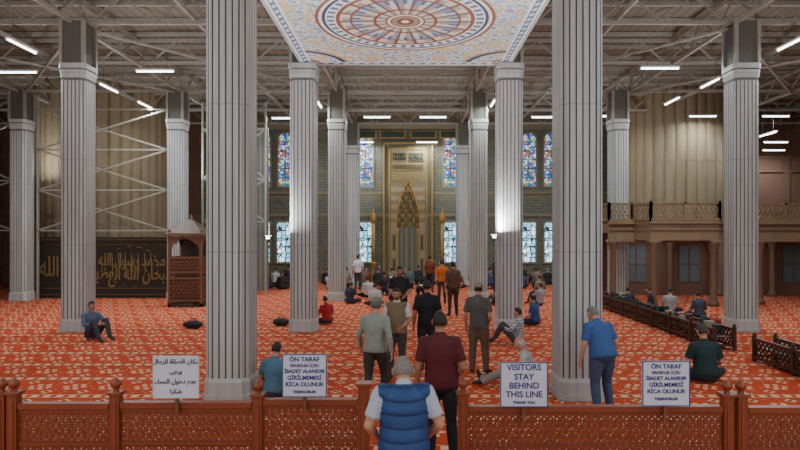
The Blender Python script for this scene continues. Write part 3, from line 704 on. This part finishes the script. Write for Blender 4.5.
def lerp(a,b,t): return a+(b-a)*t
def person_mesh(name,pose,o,voxel=.016):
    j=POSE[pose]; mb=MB()
    P,N,H=j['P'],j['N'],j['H']; Rv=(j['shR']-j['shL']).normalized(); U=(N-P).normalized(); Fw=U.cross(Rv)
    fat=o.get('fat',1.0); TM=5 if o.get('vest') else 1
    seated=pose in('cross','knees','kneel','bowdown','legsout')
    mb.tube([P-U*.11,P-U*.06,P,P+U*.08],[(.10,.09),(.155*fat,.115*fat),(.165*fat,.125*fat),(.15*fat,.115*fat)],2,20,lat=Rv)
    hem=-.05 if not seated else -.01
    ts=[hem,.04,.13,.24,.35,.44,.50,.535]
    rx=[.176*fat,.174*fat,.164*fat,.170*(fat*.6+.4),.186,.176,.105,.066]; ry=[.138*fat,.14*fat,.136*fat,.132*(fat*.6+.4),.128,.105,.078,.060]
    if o.get('vest'): rx=[a+.014 for a in rx]; ry=[a+.02 for a in ry]
    crv=[-.0,.0,.008,.005,-.012,-.012,-.004,0]
    mb.tube([P+U*(N-P).length*(t/.53)+Fw*c for t,c in zip(ts,crv)],list(zip(rx,ry)),TM,24,lat=Rv)
    if fat>1.05: mb.ell(P+U*.15+Fw*.06*fat,(.13*fat,.11*fat,.13),TM,None,14,10)
    mb.tube([N-U*.04,N+(H-N)*.3,H-(H-N).normalized()*.03],[.062,.056,.056],0,14)
    mb.tube([N-U*.015,N+(H-N)*.24],[(.075,.07),(.066,.062)],1,14,lat=Rv)
    for S in('R','L'):
        sh,el,wr=j['sh'+S],j['el'+S],j['wr'+S]
        mb.tube([N-U*.035-Fw*.005,lerp(N-U*.05,sh+U*.005,.55),sh],[.058,.062,.060],TM,14)
        ls=o.get('sleeve','short')
        if o.get('vest'):
            mb.ell(lerp(sh,N,.12),(.064,.082,.070),5,None,12,8); mb.ell(sh,(.062,.062,.062),1,None,12,8)
        else: mb.ell(sh,(.066,.066,.066),TM,None,12,8)
        mb.tube([lerp(sh,el,-.05),lerp(sh,el,.3),lerp(sh,el,.55 if ls=='short' else .8),lerp(sh,el,.74 if ls=='short' else 1.0)],[.060,.063,.062,.064] if ls=='short' else [.060,.058,.052,.048],1,14)
        mb.tube([lerp(sh,el,.4),el],[.05,.042],0 if ls!='long' else 1,12)
        mb.ell(el,(.043,.043,.043) if ls!='long' else (.049,.049,.049),0 if ls!='long' else 1,None,10,8)
        if ls=='long': mb.tube([el,lerp(el,wr,.35),lerp(el,wr,.97)],[.048,.047,.036],1,12)
        mb.tube([el,lerp(el,wr,.3),lerp(el,wr,.7),wr+(wr-el).normalized()*.01],[.040,.042,.033,.026],0,12)
        hp,kn,an,to=j['hp'+S],j['kn'+S],j['an'+S],j['to'+S]; k=o.get('leg',1.0)
        mb.tube([hp,lerp(hp,kn,.35),lerp(hp,kn,.8),kn],[.098*k,.094*k,.072*k,.066*k],2,16); mb.ell(kn,(.067*k,)*3,2,None,12,8)
        mb.tube([kn,lerp(kn,an,.3),lerp(kn,an,.75),lerp(kn,an,.99)],[.066*k,.066*k,.054*k,.055*k],2,14)
        mb.ell(hp,(.1,.1,.1),2,None,12,8)
        d=(to-an); dn=d.normalized(); 
        up=V((0,0,1)); lt=dn.cross(up); lt=lt.normalized() if lt.length>.1 else V((1,0,0))
        heel=an-dn*.05+V((0,0,-.025 if not seated else 0))
        mb.tube([an,an+(to-an)*.1+V((0,0,-.01))],[.04,.04],3,10)
        mb.tube([heel,an+d*.15-V((0,0,.02)) if not seated else an+d*.15,lerp(an,to,.65),to,to+dn*.05],[(.034,.03),(.040,.042),(.045,.034),(.045,.026),(.03,.016)],3,14,lat=lt)
    src=mb
    me=src.mesh('tmp',[]); ob=bpy.data.objects.new('tmp',me); scene.collection.objects.link(ob)
    m=ob.modifiers.new('r','REMESH'); m.mode='VOXEL'; m.voxel_size=voxel; m.adaptivity=0
    sm=ob.modifiers.new('s','SMOOTH'); sm.factor=.5; sm.iterations=3
    dg=bpy.context.evaluated_depsgraph_get(); out=bpy.data.meshes.new_from_object(ob.evaluated_get(dg))
    bpy.data.objects.remove(ob)
    tr=BVHTree.FromPolygons([tuple(v) for v in src.v],src.f)
    res=MB(); res.v=[v.co.copy() for v in out.vertices]
    for p in out.polygons:
        loc,nr,idx,dist=tr.find_nearest(p.center)
        res.f.append(list(p.vertices)); res.mi.append(src.mi[idx] if idx is not None else 0); res.sm.append(True)
    bpy.data.meshes.remove(out)
    head(res,H,j['hf'],(H-N) if pose not in('bowdown','lookdown') else (V((0,.8,.6)) if pose=='bowdown' else V((0,.6,1))),o)
    for S,sd in(('R',1),('L',-1)):
        el,wr=j['el'+S],j['wr'+S]; d=wr-el
        if seated: d=(d.normalized()+V((0,.5,-.3))); n=V((0,0,-1)) if abs(d.normalized().z)<.9 else V((-sd,0,0))
        else: n=V((-sd,0.0,0))
        dd=d.normalized(); nn=(n-dd*n.dot(dd)).normalized(); l=dd.cross(nn)
        want=V((0,1,0)) if not seated else V((-sd,.2,0)); side=1 if l.dot(want)>0 else -1
        hand(res,wr,d,n,side,.35 if not seated else .25)
    return res
SK=[(190,140,112),(166,116,88),(200,152,126),(150,104,78)]
def cloth(rgb):
    k='cloth_%d_%d_%d'%rgb; return mat(k,rgb,.85,0,.15,14)
def mats_for(o):
    sk=mat('skin_%d'%o.get('skin',0),SK[o.get('skin',0)],.55,0,.06,20)
    top=o['top'] if not isinstance(o['top'],tuple) else cloth(o['top'])
    ex=o.get('vest') or o.get('cap') or (60,60,60); ex=ex if not isinstance(ex,tuple) else cloth(ex)
    hr=mat('hair_%d_%d_%d'%o.get('hair',(36,30,27)),o.get('hair',(36,30,27)),.7,0,.45,60)
    return [sk,top,cloth(o.get('pants',(44,46,54))),cloth(o.get('shoe',(40,38,38))),hr,ex,mat('lips',(160,96,84)),mat('eye_white',(225,222,215),.3),mat('iris_dark',(30,22,18),.3),cloth(o.get('cap',(80,80,80)))]
def place(o,px,s,yaw,h):
    sc=h/1.765; o.location=(WX(px,s),F/s,0); o.rotation_euler=(0,0,math.radians(yaw)); o.scale=(sc,)*3
def man(name,px,s,yaw,h,pose,voxel=.016,**o):
    if o.get('cap') and o.get('vest'): o['capmat']=1
    r=person_mesh(name,pose,o,voxel)
    ob=r.obj(name,mats_for(o)); place(ob,px,s,yaw,h); return ob

man('man_in_blue_vest',404,123,4,1.75,'lookdown',.012,top=(178,188,198),vest=quilt(),hair=(128,122,114),fat=1.15,pants=(50,52,60))
man('man_in_maroon_tshirt',440,86,-2,1.79,'stand2',.013,top=(86,26,32),pants=(34,34,40),fat=1.14,skin=1)
man('man_in_grey_shirt',375,64,-12,1.72,'walk',.014,top=(136,142,132),pants=(52,50,50),sleeve='long',cap=(112,108,100),hair=(90,86,80),fat=1.1)
man('man_in_tan_vest',397,54,165,1.72,'hold',.014,top=(196,196,194),vest=(118,100,78),pants=(60,58,56),beard=1,skin=1)
man('man_in_black_tshirt',427,51,8,1.8,'stand',.015,top=(26,26,30),pants=(40,42,50),skin=1,fat=1.05)
man('man_in_olive_cap',478,51.5,-20,1.76,'stand2',.015,top=(84,82,80),pants=(98,80,62),cap=(140,132,112),leg=1.15,fat=1.08)
man('man_in_black_shirt',400,38,170,1.88,'hold',.02,top=(30,28,30),pants=(44,44,50),skin=1,beard=1,sleeve='short',fat=1.1)
man('man_in_brown_shirt',453,30,10,1.82,'stand',.02,top=(96,76,60),pants=(56,48,42),sleeve='long')
man('man_in_orange_shirt',442,25.5,0,1.74,'stand',.022,top=(206,110,40),pants=(60,50,44))
man('man_in_white_shirt',358,20.6,0,1.76,'stand',.024,top=(190,194,200),pants=(48,50,60))
man('man_in_blue_polo',602,67,12,1.69,'bow',.014,top=(56,86,140),pants=(62,78,108),hair=(120,112,104),fat=1.25,leg=1.15)
man('seated_man_in_green_shirt',706,55,-5,1.98,'cross',.015,top=(24,50,52),pants=(38,42,50),fat=1.12,hair=(60,54,48))
man('seated_man_in_denim_shirt',92,38.5,-125,1.85,'knees',.016,top=(84,98,120),pants=(56,60,76),sleeve='long',skin=1)
man('seated_man_in_red_shirt',327,33,40,1.6,'cross',.018,top=(170,40,44),pants=(40,40,60))
man('seated_man_in_plaid_shirt',517,40.5,70,1.7,'knees',.018,top=plaid(),pants=(70,66,64),sleeve='long')
man('seated_man_in_navy_shirt',536,33.5,50,1.72,'cross',.018,top=(50,80,130),pants=(40,44,60))
man('seated_man_in_white_shirt',528,57.5,70,1.75,'legsout',.015,top=(190,192,194),pants=(140,136,130),hair=(200,198,194),bald=1,sleeve='long')
man('seated_man_in_teal_shirt',273,61,-15,1.72,'cross',.015,top=(72,108,130),pants=(50,56,70))
man('seated_man_in_dark_shirt',350,25.4,-20,1.6,'cross',.022,top=(38,44,66),pants=(36,38,48))
lib={}
for pn in('cross','kneel','stand','knees','bowdown'):
    r=person_mesh('worshipper_'+pn,pn,{'sleeve':'long'},.026); me=r.mesh('worshipper_'+pn,mats_for({'top':(90,90,90)})); lib[pn]=me
def far(pn,px,s,yaw,h,**o):
    nm={'stand':'standing_worshipper','bowdown':'prostrating_worshipper','kneel':'kneeling_worshipper'}.get(pn,'seated_worshipper')
    ob=bpy.data.objects.new(nm,lib[pn]); scene.collection.objects.link(ob); place(ob,px,s,yaw,h)
    for i,m in enumerate(mats_for(o)): ob.material_slots[i].link='OBJECT'; ob.material_slots[i].material=m
tops=[(40,44,56),(180,184,190),(60,80,120),(100,94,86),(34,34,36),(140,60,50),(196,196,194),(70,90,84),(120,110,96),(54,60,90),(44,40,40)]
for row,(sb,off) in enumerate(((18.3,0),(19.9,4))):
    for px in range(262+off,550,16 if row else 13):
        s=sb+random.uniform(-.15,.15)
        if 298<px<316 : continue
        if row==0 and (abs(px-353)<13 or abs(px-464)<13): continue
        far(random.choice(['cross','kneel','cross','kneel','knees']),px,s,random.uniform(-20,20),1.75,top=random.choice(tops),pants=(40,40,48),hair=random.choice([(30,26,24),(50,42,36),(120,116,110)]))
for px,s in((385,22.3),(403,22.2),(421,22.4),(368,23.2),(394,24.6),(497,26),(541,22.5)):
    far(random.choice(['cross','kneel','bowdown']),px,s,random.uniform(-20,20),1.75,top=random.choice(tops),pants=(40,40,48))
for px,s,c in((604,20.5,(205,208,212)),(611,22,(60,80,130)),(497,21.2,(60,60,70)),(430,21.2,(120,60,40))):
    far('stand',px,s,random.uniform(-40,40),1.75,top=c,pants=(40,42,50))
for px,s,c in((540,26,(150,150,154)),(652,28.2,(44,46,60)),(670,29,(150,150,150)),(376,26.5,(190,192,194)),(628,28.4,(40,44,60)),(700,31,(60,70,90))):
    far('cross' if px!=540 else 'knees',px,s,random.uniform(-60,60),1.65,top=c,pants=(40,42,50))

def bag(px,s,w,rgb):
    b=MB(); b.ell((0,0,.11),(w/2,.17,.11),0,None,20,10); b.ell((w*.22,-.1,.09),(w*.2,.1,.09),0,None,14,8)
    b.tube([(-.12,0,.2),(-.07,0,.27),(.05,0,.28),(.1,0,.2)],[.012]*4,0,6)
    b.obj('duffel_bag',[cloth(rgb)],loc=(WX(px,s),F/s,0))
bag(193,34.5,.6,(34,34,38)); bag(281,33.5,.5,(40,38,42)); bag(714,33,.4,(150,60,50))

# ---------------------------------------------------------------- world, camera
w=bpy.data.worlds.new('World'); scene.world=w; w.use_nodes=True
bg=w.node_tree.nodes['Background']; bg.inputs[0].default_value=(.86,.94,1,1); bg.inputs[1].default_value=1.3
cd=bpy.data.cameras.new('camera'); cd.lens=26; cd.sensor_width=36; cd.shift_y=11/800; cd.shift_x=-8/800; cd.clip_end=200
co=bpy.data.objects.new('camera',cd); co.location=(0,0,CH); co.rotation_euler=(math.pi/2,0,0); scene.collection.objects.link(co); scene.camera=co
